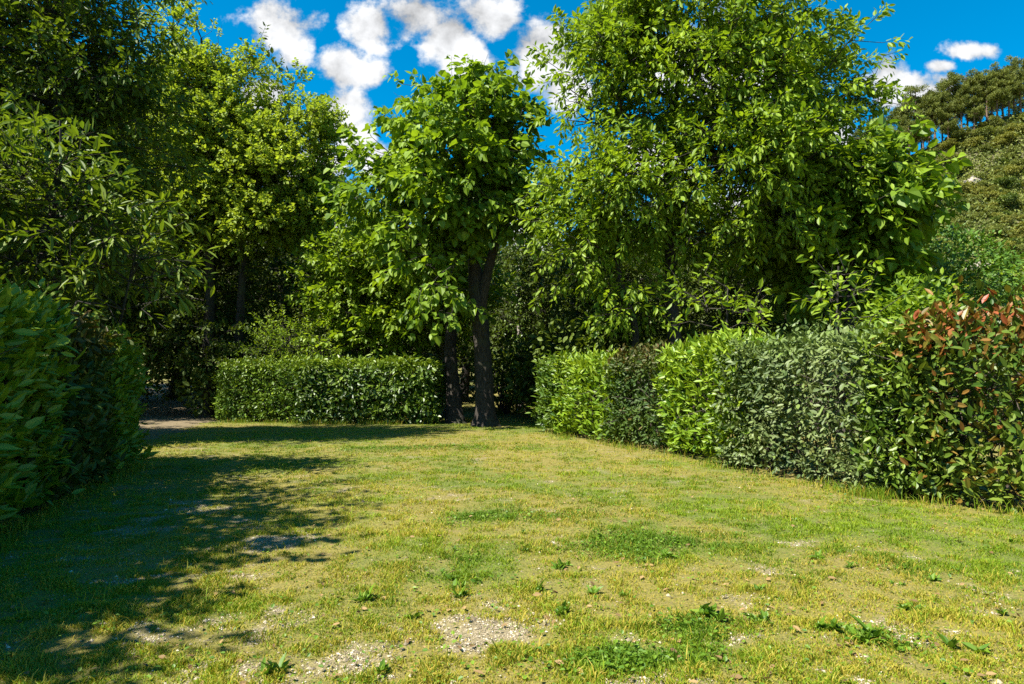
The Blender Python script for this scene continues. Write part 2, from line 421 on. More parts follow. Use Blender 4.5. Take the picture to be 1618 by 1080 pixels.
def hedge(name, label, p0, p1, depth, h0, h1, mat, leaf, dens, seed, cat='hedge', group=None, young=None, bulge=.10, lowest=.06, layers=.17, shoots=0, rag=.07, mess=.22):
    """a clipped hedge plant: front foot line p0->p1 (x, y), body behind it (to the right of p0->p1 when depth<0)"""
    r = np.random.default_rng(seed)
    p0 = np.array([*p0, 0.]); p1 = np.array([*p1, 0.]); base = (p0 + p1) / 2
    e = p1 - p0; Ln = np.linalg.norm(e); e /= Ln; n = np.array([e[1], -e[0], 0]) * (1 if depth > 0 else -1); dp = abs(depth)   # n: outward (towards lawn)
    base = base - n * dp / 2
    root = thing(name, label, cat, tuple(base), group)
    H = (h0 + h1) / 2
    faces = [('front', Ln * H, 1.0), ('top', Ln * dp, 1.0), ('back', Ln * H, .55), ('e0', dp * H, .9), ('e1', dp * H, .9)]
    X = []; NN = []
    for nm, A, q in faces:
        m = int(A * dens * q)
        a = r.random(m); b = r.random(m)
        hh = lambda s: h0 + (h1 - h0) * s
        if nm in ('front', 'back'):
            s = a; z = lowest + b * (hh(a) - lowest); dpt = np.zeros(m) if nm == 'front' else np.full(m, dp); N = np.tile(n if nm == 'front' else -n, (m, 1))
        elif nm == 'top':
            s = a; dpt = b * dp; z = hh(a); N = np.tile([0, 0, 1.], (m, 1))
        else:
            s = np.full(m, 0. if nm == 'e0' else 1.); dpt = a * dp; z = lowest + b * (hh(s) - lowest); N = np.tile(-e if nm == 'e0' else e, (m, 1))
        P = p0 + e * (s * Ln)[:, None] - n * dpt[:, None]; P[:, 2] = z
        # round the shoulders, bulge the faces, push many leaves deeper
        top = np.clip((z - (hh(s) - .18)) / .18, 0, 1)
        if nm != 'top': P -= N * (top ** 2 * .12)[:, None]
        else:
            ed = np.minimum(dpt, dp - dpt); P[:, 2] -= np.clip(1 - ed / .2, 0, 1) ** 2 * .10
        foot = np.clip(1 - z / .35, 0, 1)
        if nm != 'top': P -= N * (foot ** 2 * .16)[:, None]
        qx = P @ e; bl = (fnoise(qx + seed * 3.1, P[:, 2] + P @ n, seed + 11, 1.7, 3) - .5) * 2 * bulge * 1.6 + (fnoise(qx, P[:, 2] + 9 + P @ n, seed + 40, 6, 2) - .5) * bulge * 1.2
        dep = r.exponential(layers, m) * (r.random(m) < .72) - np.abs(r.normal(0, rag, m)) * (r.random(m) < .35)
        P += N * (bl - np.clip(dep, -.3, dp * .48))[:, None]
        P += e * ((s - .5) * 2 * ((fnoise(P[:, 2] + seed, P @ n, seed + 60, 1.9, 3) - .35) * 2 * mess))[:, None]
        X.append(P); NN.append(N)
    X = np.concatenate(X); N = np.concatenate(NN); m = len(X)
    X[:, 2] = np.maximum(X[:, 2], .03)
    isup = N[:, 2] > .5
    tang = r.normal(0, 1, (m, 3)); tang -= N * (tang * N).sum(1, keepdims=True); tang = norm(tang)
    d = N * leaf.get('out', .55) + tang * leaf.get('tan', .75) + np.array([0, 0, leaf.get('up', .35)]) + r.normal(0, .15, (m, 3))
    nn = N * leaf.get('face', .8) + np.array([0, 0, .7]) + r.normal(0, leaf.get('jit', .4), (m, 3))
    ln = leaf['ln'] * r.uniform(.6, 1.2, m); wd = ln * leaf['ratio'] * r.uniform(.85, 1.2, m)
    if shoots:
        q = r.random(shoots); sd = r.random(shoots) ** 1.5
        so = p0 + e * (q * Ln)[:, None] - n * (sd * dp)[:, None]; so[:, 2] = h0 + (h1 - h0) * q - .06
        fr = r.random(shoots) < .35; so[fr] += (n * .0 + np.array([0, 0, -1.]) * (r.random((shoots, 1)) ** .8 * H * .9)[fr] + n * (sd * dp)[fr, None] - n * .08)
        sdr = np.where(fr[:, None], n * .9, n * .25) + np.array([0, 0, .75]) + r.normal(0, .4, (shoots, 3))
        sp, sl, sn, sln, swd = sprays(so, sdr, leaf.get('shoot', .26), 9, leaf['ln'], leaf['ratio'], r, .2, .7, .8)
        X = np.concatenate([X, sp]); N = np.concatenate([N, np.tile([0, 0, 1.], (len(sp), 1))]); d = np.concatenate([d, sl]); nn = np.concatenate([nn, sn]); ln = np.concatenate([ln, sln]); wd = np.concatenate([wd, swd]); m = len(X)
    LV, LF = leaf_mesh(X - base, d, nn, ln, wd, leaf['t'])
    clus = fnoise(X @ e, X[:, 2] + X @ n, seed + 77, 2.2, 3)
    rnd = np.clip(r.random(m) * .7 + (clus - .5) * 1.2 + .15, 0, 1)
    yg = np.zeros(m) if young is None else young(X, N, r, clus, (X - p0) @ e / Ln, X[:, 2] / H)
    mesh_np('foliage', LV, [LF], mat, root, {'rnd': ('FACE', np.repeat(rnd, 2)), 'young': ('FACE', np.repeat(yg, 2))})
    # stems and inner twigs
    k = max(3, int(Ln / .45)); P0 = []; P1 = []; R0 = []; R1 = []
    for i in range(k):
        b = p0 + e * ((i + .5 + r.normal(0, .12)) / k * Ln) - n * dp * r.uniform(.38, .62)
        for j in range(7):
            a0 = b + np.array([r.normal(0, .04), r.normal(0, .04), 0]); a0[2] = -.02
            mid = a0 + np.array([r.normal(0, .10), r.normal(0, .10), H * r.uniform(.3, .5)])
            tp = mid + np.array([r.normal(0, .22), r.normal(0, .22), H * r.uniform(.25, .42)])
            P0 += [a0, mid]; P1 += [mid, tp]; R0 += [.017, .011]; R1 += [.011, .005]
            for q in range(6):
                f = r.random(); s = mid * (1 - f) + tp * f
                P0.append(s); P1.append(s + r.normal(0, .24, 3)); R0.append(.006); R1.append(.003)
    v, f = tubes(np.array(P0), np.array(P1), np.array(R0), np.array(R1), 5)
    v[:, 2] = np.maximum(v[:, 2], -.03)
    mesh_np('stems', v - base, [f], M_TWIG, root, smooth=True)
    return root


# ------------------------------------------------------------------ terrain
def gz(x, y):
    x = np.asarray(x, float); y = np.asarray(y, float)
    z = (fnoise(x, y, 3, .35, 3) - .5) * .07
    z = z + np.clip(y - 22, 0, None) * .034 + np.clip(y - 60, 0, 60) * .02
    return z


def bare_mask(x, y):
    "where the turf is worn through to gravel"
    b = np.zeros_like(x)
    for (cx, cy_, rx, ry, k) in [(-.25, 3.5, 1.1, .42, .72), (-.75, 3.15, .6, .3, .7), (.15, 3.75, .35, .12, .7), (-1.75, 5.4, .35, .3, .8), (-2.9, 4.6, .8, .7, .2), (-2.2, 3.4, .7, .5, .2),
                                 (.55, 2.95, .4, .2, .7), (1.4, 4.1, .35, .2, .55), (1.75, 4.6, .4, .2, .5), (-1.2, 3.9, .4, .3, .5), (2.1, 3.6, .4, .25, .45), (2.6, 5.3, .5, .2, .4), (-3.0, 6.5, .7, 1.2, .5), (-1.0, 2.6, .9, .3, .6)]:
        q = ((x - cx) / rx) ** 2 + ((y - cy_) / ry) ** 2
        b = np.maximum(b, k * np.exp(-q * 1.1))
    nz = fnoise(x, y, 21, 2.3, 5)
    n3 = fnoise(x, y, 27, 8, 3); return np.clip((b * .9 + (nz - .5) * 1.5 + (n3 - .5) * 1.3 - .36) * 2.0, 0, .92)


def dry_mask(x, y):
    a = fnoise(x, y, 31, .38, 3); b = fnoise(x, y, 35, 1.6, 4)
    return np.clip((a * .5 + b * .65 - .40) * 3.6, 0, 1)


def lush_mask(x, y):
    q = np.zeros_like(x)
    for (cx, cy_, rx, ry) in [(.75, 5.2, .75, .35), (-.25, 6.2, .6, .3), (1.9, 3.35, .3, .25), (.9, 3.6, .3, .2), (-1.5, 12.3, 2.2, .6), (.5, 3.2, .4, .15)]:
        q = np.maximum(q, np.exp(-(((x - cx) / rx) ** 2 + ((y - cy_) / ry) ** 2)))
    return np.clip(q * 1.2 + (fnoise(x, y, 51, 1.9, 3) - .62) * 1.8, 0, 1)


def axis(lo, hi, fine, c0, c1, coarse):
    a = np.arange(c0, c1, fine); l = [c0]; s = fine
    while l[-1] > lo: s *= coarse; l.append(l[-1] - s)
    r_ = [a[-1]]; s = fine
    while r_[-1] < hi: s *= coarse; r_.append(r_[-1] + s)
    return np.array(sorted(set(l[1:])) + list(a) + r_[1:])


M_GROUND = bpy.data.materials.new('lawn_soil'); M_GROUND.use_nodes = True
t = NT(M_GROUND.node_tree)
tcn = t.n('ShaderNodeTexCoord'); ab = t.n('ShaderNodeAttribute', attribute_name='bare'); ad = t.n('ShaderNodeAttribute', attribute_name='dry')
nf = t.n('ShaderNodeTexNoise', i_Scale=55.0, i_Detail=6.0, i_Roughness=.7); t.l(tcn.outputs['Object'], nf.inputs['Vector'])
nc = t.n('ShaderNodeTexNoise', i_Scale=5.0, i_Detail=5.0, i_Roughness=.6); t.l(tcn.outputs['Object'], nc.inputs['Vector'])
g = t.mix(t.smooth(nf.outputs[0], .3, .7), (.045, .065, .006), (.13, .15, .012))
dr_ = t.mix(t.smooth(nf.outputs[0], .3, .7), (.09, .075, .014), (.25, .195, .036))
gr = t.ramp(nf.outputs[0], [(.30, (.07, .055, .03)), (.5, (.20, .16, .09)), (.66, (.34, .28, .17))])
c = t.mix(t.math('MULTIPLY', ad.outputs['Fac'], .85), g, dr_)
c = t.mix(t.math('MULTIPLY', t.smooth(nc.outputs[0], .55, .7), .4), c, (.16, .11, .055))
c = t.mix(ab.outputs['Fac'], c, gr)
p = t.n('ShaderNodeBsdfPrincipled', i_Roughness=.95); t.l(c, p.inputs['Base Color'])
bu = t.n('ShaderNodeBump', i_Strength=.7, i_Distance=.015); t.l(nf.outputs[0], bu.inputs['Height']); t.l(bu.outputs[0], p.inputs['Normal'])
o = t.n('ShaderNodeOutputMaterial'); t.l(p.outputs[0], o.inputs[0])

xs = axis(-700, 700, .06, -6.0, 6.5, 1.12); ys = axis(-300, 150, .06, 2.0, 14.0, 1.10)
GX, GY = np.meshgrid(xs, ys)
GZ = gz(GX, GY) + (fnoise(GX, GY, 61, 6, 3) - .5) * .025 * (GY < 25)


def grid_faces(ny, nx):
    i = np.arange(ny - 1)[:, None]; j = np.arange(nx - 1)[None]
    return np.stack([i * nx + j, i * nx + j + 1, (i + 1) * nx + j + 1, (i + 1) * nx + j], -1).reshape(-1, 4)


gl = mesh_np('ground', np.stack([GX, GY, GZ], -1).reshape(-1, 3), [grid_faces(*GX.shape)], M_GROUND, attrs={
    'bare': ('POINT', bare_mask(GX, GY)), 'dry': ('POINT', dry_mask(GX, GY))}, smooth=True)
gl['kind'] = 'structure'

# path: packed earth lane leading off at the far left
M_PATH = bpy.data.materials.new('packed_earth'); M_PATH.use_nodes = True
t = NT(M_PATH.node_tree)
tcn = t.n('ShaderNodeTexCoord')
nf = t.n('ShaderNodeTexNoise', i_Scale=18.0, i_Detail=8.0, i_Roughness=.7); t.l(tcn.outputs['Object'], nf.inputs['Vector'])
nc = t.n('ShaderNodeTexNoise', i_Scale=1.3, i_Detail=5.0); t.l(tcn.outputs['Object'], nc.inputs['Vector'])
c = t.mix(t.smooth(nf.outputs[0], .3, .7), (.085, .064, .03), (.19, .142, .075)); c = t.mix(t.math('MULTIPLY', t.smooth(nc.outputs[0], .5, .7), .5), c, (.14, .11, .05))
p = t.n('ShaderNodeBsdfPrincipled', i_Roughness=.95); t.l(c, p.inputs['Base Color'])
bu = t.n('ShaderNodeBump', i_Strength=.6, i_Distance=.02); t.l(nf.outputs[0], bu.inputs['Height']); t.l(bu.outputs[0], p.inputs['Normal'])
o = t.n('ShaderNodeOutputMaterial'); t.l(p.outputs[0], o.inputs[0])
PC = np.array([[-9., 7.], [-8.6, 11.], [-8.9, 15.], [-10.2, 20.], [-13.2, 26.], [-16.5, 32.], [-22, 44.]])
s_ = np.linspace(0, len(PC) - 1, 160); PX = np.interp(s_, np.arange(len(PC)), PC[:, 0]); PY = np.interp(s_, np.arange(len(PC)), PC[:, 1])
for _ in range(30):
    PX[1:-1] = (PX[:-2] + PX[1:-1] * 2 + PX[2:]) / 4; PY[1:-1] = (PY[:-2] + PY[1:-1] * 2 + PY[2:]) / 4
tn = norm(np.stack([np.gradient(PX), np.gradient(PY)], 1)); w_ = np.linspace(-1, 1, 26)
wig = 1.7 + (fnoise(s_ * 3, s_ * 0, 5, 2.5, 4) - .5) * 1.3
QX = PX[:, None] - tn[:, 1:2] * w_[None] * wig[:, None]; QY = PY[:, None] + tn[:, 0:1] * w_[None] * wig[:, None]
QZ = gz(QX, QY) + .030 - .035 * np.clip((np.abs(w_)[None] - .72) / .28, 0, 1)
pa = mesh_np('path', np.stack([QX, QY, QZ], -1).reshape(-1, 3), [grid_faces(*QX.shape)], M_PATH, smooth=True)
pa['kind'] = 'structure'

# hill behind: a ridge that climbs to the right
HX = np.linspace(-420, 420, 190); HYf = np.linspace(0, 1, 60)
RP = np.array([-400, -200, 0, 250, 420, 560, 700, 830, 1000, 1165, 1300, 1390, 1458, 1525, 1618, 1800, 2200])
RYp = np.array([430, 425, 420, 415, 400, 372, 390, 405, 390, 362, 312, 262, 236, 206, 172, 130, 90])
HD0, HD1 = 95.0, 185.0


def ridge_z(x):
    px = 809 + F * x / HD1
    py = np.interp(px, RP, RYp)
    return CAMH + (540 - py + 52) / F * HD1


def hill_pt(x, f):
    "height and depth of the hill side at lateral place x, f of the way up (x is measured at the ridge)"
    y = HD0 + (HD1 - HD0) * f
    zt = ridge_z(x)
    z0 = gz(x, HD0) - .5
    prof = f ** 1.0 * .75 + .25 * f ** 2
    z = z0 + (zt - z0) * prof
    z = z + (fnoise(x, y, 91, .045, 4) - .5) * 7 * np.sin(np.clip(f, 0, 1) * math.pi)
    return y, z


M_HILL = bpy.data.materials.new('hill_soil'); M_HILL.use_nodes = True
t = NT(M_HILL.node_tree)
tcn = t.n('ShaderNodeTexCoord')
n_ = t.n('ShaderNodeTexNoise', i_Scale=.05, i_Detail=8.0, i_Roughness=.65); t.l(tcn.outputs['Object'], n_.inputs['Vector'])
n2_ = t.n('ShaderNodeTexNoise', i_Scale=.8, i_Detail=8.0, i_Roughness=.7); t.l(tcn.outputs['Object'], n2_.inputs['Vector'])
c = t.mix(t.smooth(n2_.outputs[0], .35, .65), (.075, .075, .028), (.15, .135, .06)); c = t.mix(t.smooth(n_.outputs[0], .58, .66), c, (.32, .27, .21))
p = t.n('ShaderNodeBsdfPrincipled', i_Roughness=1.0); t.l(c, p.inputs['Base Color'])
bu = t.n('ShaderNodeBump', i_Strength=1.0, i_Distance=.8); t.l(n2_.outputs[0], bu.inputs['Height']); t.l(bu.outputs[0], p.inputs['Normal'])
o = t.n('ShaderNodeOutputMaterial'); t.l(p.outputs[0], o.inputs[0])
HF = np.concatenate([np.linspace(0, 1, 60), [1.12, 1.35, 1.8]])
hx, hf = np.meshgrid(HX, HF)
hy, hz = hill_pt(hx, np.minimum(hf, 1)); hy = HD0 + (HD1 - HD0) * hf; hz = np.where(hf > 1, hz - (hf - 1) * 22, hz)
hl = mesh_np('hill', np.stack([hx, hy, hz], -1).reshape(-1, 3), [grid_faces(*hx.shape)], M_HILL, smooth=True); hl['kind'] = 'structure'

# ------------------------------------------------------------------ hedges
LAUREL = dict(ln=.14, ratio=.38, t=T_OVAL, out=.55, tan=.6, up=.5, face=.6, jit=.45)
GLOSSY = dict(ln=.12, ratio=.5, t=T_OVAL, out=.45, tan=.7, up=-.1, face=.9, jit=.5)
SMALL = dict(ln=.09, ratio=.48, t=T_OVAL, out=.5, tan=.7, up=.3, face=.7, jit=.5)
PHOT = dict(ln=.13, ratio=.44, t=T_OVAL, out=.5, tan=.75, up=.45, face=.6, jit=.5)


def yg_top(amount, lo=.82):
    return lambda X, N, r, cl, s, h: np.clip((h - lo) / (1 - lo), 0, 1) * amount * r.random(len(X)) + (r.random(len(X)) < .1) * r.random(len(X)) * amount


def yg_laurel(X, N, r, cl, s, h): return np.clip(r.random(len(X)) * .9 + (h - .5) * .4 - .2, 0, 1)


def yg_phot(X, N, r, cl, s, h):
    pr = np.clip((h - .70) * 2.6, .20, .75) + (cl - .5) * .4
    return (r.random(len(X)) < pr) * r.uniform(.15, 1.0, len(X)) * np.clip(.35 + h * .5, 0, 1)


RG = 'shrubs of the right hedge row'; LG = 'shrubs of the left hedge row'
# right-hand row, far to near
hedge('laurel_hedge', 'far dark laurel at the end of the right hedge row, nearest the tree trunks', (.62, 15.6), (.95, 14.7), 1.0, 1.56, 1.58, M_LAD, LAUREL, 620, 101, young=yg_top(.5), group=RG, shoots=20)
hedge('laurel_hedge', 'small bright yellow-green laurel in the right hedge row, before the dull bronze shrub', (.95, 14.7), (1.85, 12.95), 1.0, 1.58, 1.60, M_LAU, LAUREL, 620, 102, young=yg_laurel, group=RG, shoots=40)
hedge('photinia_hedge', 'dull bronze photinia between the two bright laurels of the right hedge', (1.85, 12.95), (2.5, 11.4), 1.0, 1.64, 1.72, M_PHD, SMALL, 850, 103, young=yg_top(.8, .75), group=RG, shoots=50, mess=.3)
hedge('laurel_hedge', 'large bright yellow-green laurel beside the silver-grey shrub in the right hedge', (2.5, 11.4), (3.05, 9.6), 1.05, 1.70, 1.76, M_LAU, LAUREL, 620, 104, young=yg_laurel, group=RG, shoots=60, mess=.3)
hedge('elaeagnus_hedge', 'silver grey-green elaeagnus in the right hedge, left of the red-tipped photinia', (3.05, 9.6), (3.85, 7.45), 1.1, 1.62, 1.66, M_ELA, dict(SMALL, ln=.09, up=.1, shoot=.26), 900, 105, young=yg_top(.5, .9), rag=.12, bulge=.15, group=RG, shoots=190, mess=.3)
hedge('privet_hedge', 'narrow fresh green shrub squeezed between the silver-grey shrub and red-tipped photinia', (3.85, 7.45), (4.12, 7.0), 1.1, 1.64, 1.74, M_IVY, dict(SMALL, ln=.095), 900, 106, young=yg_top(.9, .3), rag=.12, group=RG, shoots=60, mess=.12)
hedge('photinia_hedge', 'tall red-tipped photinia at the near end of the right hedge', (4.12, 7.0), (6.6, 4.75), 1.2, 1.78, 1.92, M_PHO, dict(PHOT, ln=.118, shoot=.26), 660, 107, young=yg_phot, rag=.14, bulge=.14, group=RG, shoots=200)
# left-hand row, near to far
hedge('laurel_hedge', 'large-leaved laurel at the near end of the shaded left hedge', (-3.35, 3.0), (-4.45, 6.7), 1.1, 1.95, 1.92, M_LAU, dict(LAUREL, ln=.165), 480, 111, young=yg_laurel, group=LG, shoots=70)
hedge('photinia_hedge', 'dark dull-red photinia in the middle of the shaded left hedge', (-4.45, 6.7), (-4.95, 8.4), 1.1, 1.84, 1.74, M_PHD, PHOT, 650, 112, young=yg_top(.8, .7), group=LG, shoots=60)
hedge('laurel_hedge', 'laurel with a sunlit top at the far end of the left hedge', (-4.95, 8.4), (-5.35, 9.8), 1.1, 1.7, 1.64, M_LAU, LAUREL, 620, 113, young=yg_top(.4), group=LG, shoots=50)
# back row
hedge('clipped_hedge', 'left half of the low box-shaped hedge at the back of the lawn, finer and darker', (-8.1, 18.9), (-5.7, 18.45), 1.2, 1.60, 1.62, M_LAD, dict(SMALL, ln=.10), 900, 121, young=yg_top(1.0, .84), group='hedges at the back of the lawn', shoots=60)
hedge('clipped_hedge', 'right half of the low hedge at the back of the lawn, with larger glinting leaves', (-5.7, 18.35), (-2.15, 18.0), 1.2, 1.60, 1.58, M_IVY, dict(GLOSSY, ln=.15), 480, 122, young=yg_top(1.0, .88), group='hedges at the back of the lawn', shoots=90)

# ------------------------------------------------------------------ the trees that stand round the lawn
HEART = dict(L=.5, n=12, ln=.225, ratio=.74, t=T_HEART, droop=.75, spread=.85, upn=.7)
WALNUT = dict(L=.46, n=15, ln=.172, ratio=.44, t=T_OVAL, droop=.55, spread=.9, upn=.7)
MAPLE = dict(L=.42, n=18, ln=.115, ratio=.8, t=T_HEART, droop=.25, spread=.95, upn=.8)
CHEST = dict(L=.5, n=10, ln=.20, ratio=.30, t=T_LANCE, droop=.25, spread=.9, upn=.9)
DARKL = dict(L=.55, n=14, ln=.125, ratio=.6, t=T_OVAL, droop=.25, spread=.95, upn=.8)


def stem(px0, d0, px1, py1, d1, r0, r1, bend=.1, seed=0, z0=None):
    r = np.random.default_rng(seed); a = np.array([(px0 - 809) / F * d0, d0, 0.]); a[2] = float(gz(a[0], a[1])) - .06
    b = at(px1, py1, d1); k = 7
    P = [a + (b - a) * f + (np.array([r.normal(0, bend), r.normal(0, bend), 0]) if 0 < f < 1 else 0) for f in np.linspace(0, 1, k)]
    return (np.array(P), np.linspace(r0, r1, k))


D = 17.4
build_tree('heart_leaved_tree', 'round-headed tree with large heart-shaped leaves on a dark straight trunk, centre of the view',
           [(np.array([at(768, 674, D), at(766, 600, D), at(760, 520, D + .05), at(752, 440, D + .1), at(748, 340, D + .1), at(738, 240, D + .2), at(744, 140, D + .2)]), np.array([.25, .225, .21, .19, .12, .08, .04])),
            (np.array([at(759, 500, D + .05), at(768, 440, D - .1), at(792, 350, D - .2), at(806, 270, D - .2), at(808, 190, D - .1)]), np.array([.10, .13, .10, .07, .03]))],
           [EL(735, 225, D, 122, 120), EL(775, 122, D, 50, 38), EL(683, 148, D, 52, 46), EL(815, 215, D, 48, 80), EL(600, 300, D, 66, 52), EL(575, 250, D, 22, 26),
            EL(700, 350, D, 105, 66), EL(810, 340, D, 66, 72), EL(740, 290, D - .8, 110, 90), EL(690, 440, D - .9, 66, 70), EL(640, 400, D - .6, 60, 50)], M_CAT, HEART, 90, 14, 11, spread=.34, up=.1)
build_tree('leaning_tree', 'second thick trunk standing close left of the heart-leaved tree, crown merging behind it',
           [stem(720, 18.6, 700, 330, 19.6, .22, .06, .05, 2)],
           [EL(690, 400, 20, 110, 70), EL(640, 450, 20, 80, 60), EL(730, 470, 20.5, 70, 50)], M_WAL, dict(WALNUT, ln=.19, ratio=.6), 46, 14, 12, spread=.42)
D = 15.0
build_tree('walnut_tree', 'tallest walnut tree, broad bright crown reaching above the frame behind the right hedge',
           [stem(1040, 15.6, 1085, 60, 15.4, .19, .05, .12, 3), stem(1012, 15.2, 960, 180, 15, .10, .03, .1, 4)],
           [EL(1110, 10, D, 185, 125), EL(965, 85, D, 85, 95), EL(1280, 125, D, 112, 85), EL(1385, 165, D, 40, 34), EL(915, 275, D, 85, 66), EL(1010, 300, D - .5, 140, 100),
            EL(1180, 250, D - .5, 140, 110), EL(915, 385, D, 75, 75), EL(1060, 380, D + 1.2, 140, 60), EL(1130, 140, D, 200, 110), EL(900, 175, D, 40, 22), EL(880, 90, D, 24, 16),
            EL(1210, 350, D - .6, 110, 50), EL(1000, 480, D, 80, 50), EL(1280, 250, D - .7, 80, 80), EL(1000, 60, D, 90, 70)], M_WAL, WALNUT, 265, 16, 13, spread=.34, up=0)
D = 14.9
build_tree('heart_leaved_tree', 'dense dark heart-leaved tree whose sunlit right side meets the hill, behind the photinia',
           [stem(1335, D, 1345, 250, D + .2, .17, .05, .06, 5)],
           [EL(1345, 330, D, 85, 110), EL(1410, 300, D - .3, 66, 70), EL(1440, 335, D - .5, 48, 52), EL(1330, 430, D + .8, 95, 60), EL(1270, 370, D + 1, 66, 90), EL(1390, 420, D + .3, 70, 60)], M_CAT,
           dict(HEART, ln=.25), 100, 14, 14, spread=.36)
build_tree('walnut_sapling', 'low walnut sapling poking above the middle of the right hedge', [stem(1140, 12.2, 1150, 455, 12.2, .035, .012, .05, 6)],
           [EL(1150, 505, 12.2, 50, 36), EL(1105, 470, 12.4, 20, 40), EL(1180, 520, 12, 40, 20)], M_WAL, dict(WALNUT, n=8), 9, 4, 15, cat='sapling', spread=.25)
build_tree('walnut_sapling', 'upright walnut sapling behind the silver-grey shrub, left of the photinia', [stem(1320, 11.2, 1325, 420, 11.2, .035, .012, .05, 7)],
           [EL(1325, 470, 11.2, 28, 52), EL(1350, 510, 11, 40, 24)], M_WAL, dict(WALNUT, n=8), 9, 4, 16, cat='sapling', spread=.25)
# left
D = 8.6
build_tree('chestnut_sapling', 'young chestnut with long toothed leaves leaning over the left hedge', [stem(40, D, 95, 190, D, .05, .012, .05, 8), stem(-30, D + .3, -20, 180, D + .3, .05, .012, .05, 9), stem(120, D + .2, 215, 400, D + .2, .03, .01, .05, 10)],
           [EL(40, 260, D, 85, 90), EL(120, 330, D, 90, 80), EL(60, 400, D, 120, 70), EL(190, 390, D, 80, 45), EL(-60, 300, D, 110, 120), EL(150, 450, D, 100, 45)], M_CHE, CHEST, 74, 8, 17, cat='sapling', spread=.28, up=.3)
D = 12.4
build_tree('chestnut_tree', 'big dark tree filling the upper left corner with drooping boughs', [stem(60, D, 110, -40, D, .24, .07, .1, 11)],
           [EL(60, 80, D, 190, 110), EL(190, 110, D, 100, 90), EL(110, 220, D + .5, 170, 110), EL(220, 60, D, 60, 60), EL(0, -80, D, 260, 120), EL(180, 330, D + 1, 90, 90), EL(-150, 150, D, 150, 150)], M_CHT, dict(CHEST, ln=.155, ratio=.42, n=15), 230, 14, 18, spread=.45)
D = 20.5
build_tree('maple_tree', 'taller yellow-green maple with narrow spires, second from the left among big trees',
           [stem(330, D, 318, 60, D, .19, .03, .12, 12)],
           [EL(312, 40, D, 20, 40), EL(270, 30, D, 20, 40), EL(345, 105, D, 34, 50), EL(300, 130, D, 62, 70), EL(285, 220, D, 90, 80), EL(355, 190, D, 55, 70), EL(385, 110, D, 14, 26), EL(300, 330, D, 90, 70)], M_MAP, MAPLE, 170, 13, 19, spread=.3, up=.6)
D = 20.8
build_tree('maple_tree', 'shorter bright yellow-green maple with a forked trunk left of the centre tree',
           [stem(372, D, 380, 270, D, .16, .07, .08, 13), ],
           [EL(467, 125, D, 20, 42), EL(438, 165, D, 30, 40), EL(505, 180, D, 26, 50), EL(470, 210, D, 70, 55), EL(400, 230, D, 75, 55), EL(430, 290, D, 120, 66), EL(520, 250, D, 28, 50), EL(400, 350, D, 110, 55), EL(480, 340, D, 70, 50)], M_MAP, MAPLE, 190, 13, 20, spread=.28, up=.5)
build_tree('locust_sapling', 'bright feathery sapling rising behind the left half of the back hedge', [stem(455, 20.0, 452, 530, 20.0, .04, .015, .05, 14)],
           [EL(455, 535, 20.0, 60, 44), EL(425, 555, 20.0, 50, 30), EL(495, 550, 20.0, 50, 34)], M_WAL, dict(MAPLE, ln=.09, ratio=.4), 22, 10, 21, cat='sapling', spread=.3)
build_tree('linden_tree', 'pale green small tree behind the right half of the back hedge', [stem(600, 20.8, 590, 400, 20.6, .10, .03, .1, 15), stem(580, 21.2, 545, 430, 20.9, .08, .02, .1, 16)],
           [EL(600, 410, 20.4, 90, 60), EL(545, 440, 20.6, 66, 66), EL(640, 490, 20.2, 72, 56), EL(570, 515, 20.4, 80, 40)], M_WAL, dict(HEART, ln=.17, droop=.4), 84, 12, 22, spread=.45)

# ------------------------------------------------------------------ woodland behind and beside: individuals made from a few kinds
def proto_tree(seed, h, rad, mat, leaf, ncl, nsp, name, label, group, low=.25, bark=None, cat='tree'):
    r = np.random.default_rng(seed)
    P = np.array([[0, 0, -.1], [r.normal(0, .15), r.normal(0, .15), h * .3], [r.normal(0, .3), r.normal(0, .3), h * .6], [0, 0, h * .92]])
    el = [(np.array([0, 0, h * .62]), np.array([rad, rad, h * .3]))]
    for i in range(9):
        a = i * 2.4 + r.random(); q = r.uniform(.3, .85); z = r.uniform(low, .92) * h
        el.append((np.array([math.cos(a) * rad * q, math.sin(a) * rad * q, z]), np.array([1, 1, .8]) * rad * r.uniform(.35, .6)))
    return build_tree(name, label, [(P, np.array([.026, .02, .012, .004]) * h)], el, mat, leaf, ncl, nsp, seed, group, bark, cat=cat, spread=.5)


